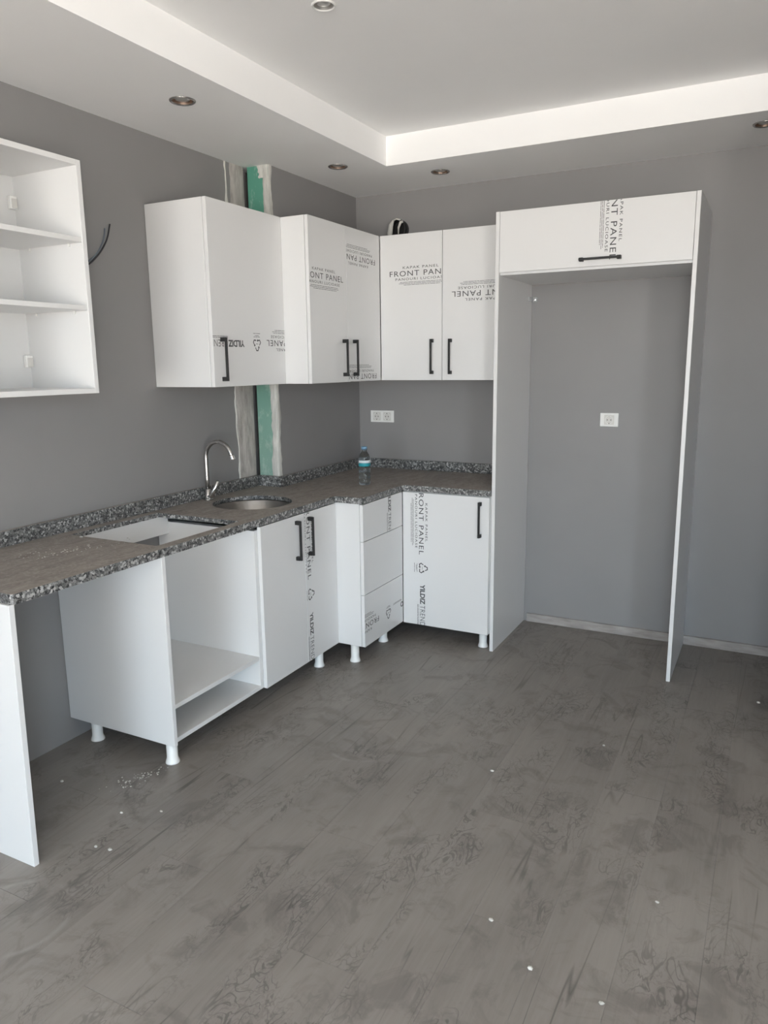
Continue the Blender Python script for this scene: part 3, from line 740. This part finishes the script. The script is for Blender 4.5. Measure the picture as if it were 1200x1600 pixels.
t = thing('plastic_fixing', (1.26, -0.03, 1.83), 'small clear plastic bracket inside the refrigerator bay near the flap', 'bracket')
box('arm', FX1+0.0003, FX1+0.006, -0.075, -0.002, 1.834, 1.858, 'clear', t, 0.002)
box('arm', FX1+0.0065, FX1+0.032, -0.008, -0.0005, 1.834, 1.858, 'clear', t, 0.002)
from_bm('screw', bm_lathe([(0.005, 0), (0.005, 0.002), (0.0, 0.003)], 12, Matrix.Translation((FX1+0.018, -0.008, 1.846)) @ Matrix.Rotation(math.radians(90), 4, 'X')), MAT['chrome'], t)

# ------------------------------------------------------------------ debris
def chip(name, x, y, z, s, label, cat, group, mat='plaster_light'):
    bm = bmesh.new(); bmesh.ops.create_icosphere(bm, subdivisions=1, radius=s)
    rnd = random.Random(int(x*1000)+int(y*777))
    for v in bm.verts: v.co = Vector((v.co.x*rnd.uniform(0.7, 1.4), v.co.y*rnd.uniform(0.6, 1.2), max(v.co.z, -0.4*s)*0.55)) 
    zmin = min(v.co.z for v in bm.verts)
    for v in bm.verts: v.co += Vector((x, y, z-zmin))
    o = from_bm(name, bm, MAT[mat], base=(x, y, z)); return tag(o, label, cat, group)
spots = [(0.5866, -2.5197, .006, 'left of two below the crumb scatter by the oven cabinet'), (0.7047, -2.4529, .006, 'right of two below the crumb scatter by the oven cabinet'), (0.6555, -2.6931, .006, 'left of the close pair right of the end panel foot'),
         (0.7089, -2.6846, .007, 'right of the close pair right of the end panel foot'), (0.2334, -2.4723, .007, 'under the counter between end panel and cabinet'), (1.6408, -1.6997, .008, 'middle of the floor, below the base cabinet'),
         (1.9753, -1.3201, .006, 'floor in front of the refrigerator bay'), (2.2942, -2.1595, .006, 'floor towards the right picture edge'), (1.896, -2.4369, .007, 'foreground on a dark knot'),
         (2.0407, -2.5521, .008, 'lower foreground just right of centre'), (2.2248, -2.5794, .007, 'lowest in the foreground'), (2.5156, -0.6255, .008, 'right edge by the back wall skirting')]
for x_, y_, s_, w_ in spots:
    chip('plaster_chip', x_, y_, 0.0, s_, 'small white plaster chip, ' + w_, 'debris', 'plaster chips on the floor')
rnd = random.Random(4)
def crumbs(name, cx, cy, sx, sy, ang, z, n, smax, label):
    bm = bmesh.new()
    for i in range(n):
        u, v = rnd.gauss(0, sx), rnd.gauss(0, sy); r = rnd.uniform(0.3, 1)*smax
        x_, y_ = cx+u*math.cos(ang)-v*math.sin(ang), cy+u*math.sin(ang)+v*math.cos(ang)
        bmesh.ops.create_icosphere(bm, subdivisions=1, radius=r, matrix=Matrix.Translation((x_, y_, z+r*0.4+0.0002)) @ Matrix.Diagonal((1, 1, 0.4, 1)))
    o = from_bm(name, bm, MAT['plaster_light'], base=(cx, cy, z)); return tag(o, label, 'debris', kind='stuff')
crumbs('plaster_crumbs', 0.47, -2.34, 0.05, 0.018, math.radians(70), 0, 70, 0.0042, 'scatter of white plaster crumbs on the floor before the oven cabinet')
crumbs('plaster_crumbs', 0.27, -2.42, 0.11, 0.03, math.radians(70), CT, 90, 0.0035, 'scatter of white plaster dust on the granite left of the hob cut-out')
chip('plaster_chip', 0.15, -2.215, CT, 0.007, 'white plaster chip on the rim of the hob cut-out', 'debris', 'plaster chips on the counter')
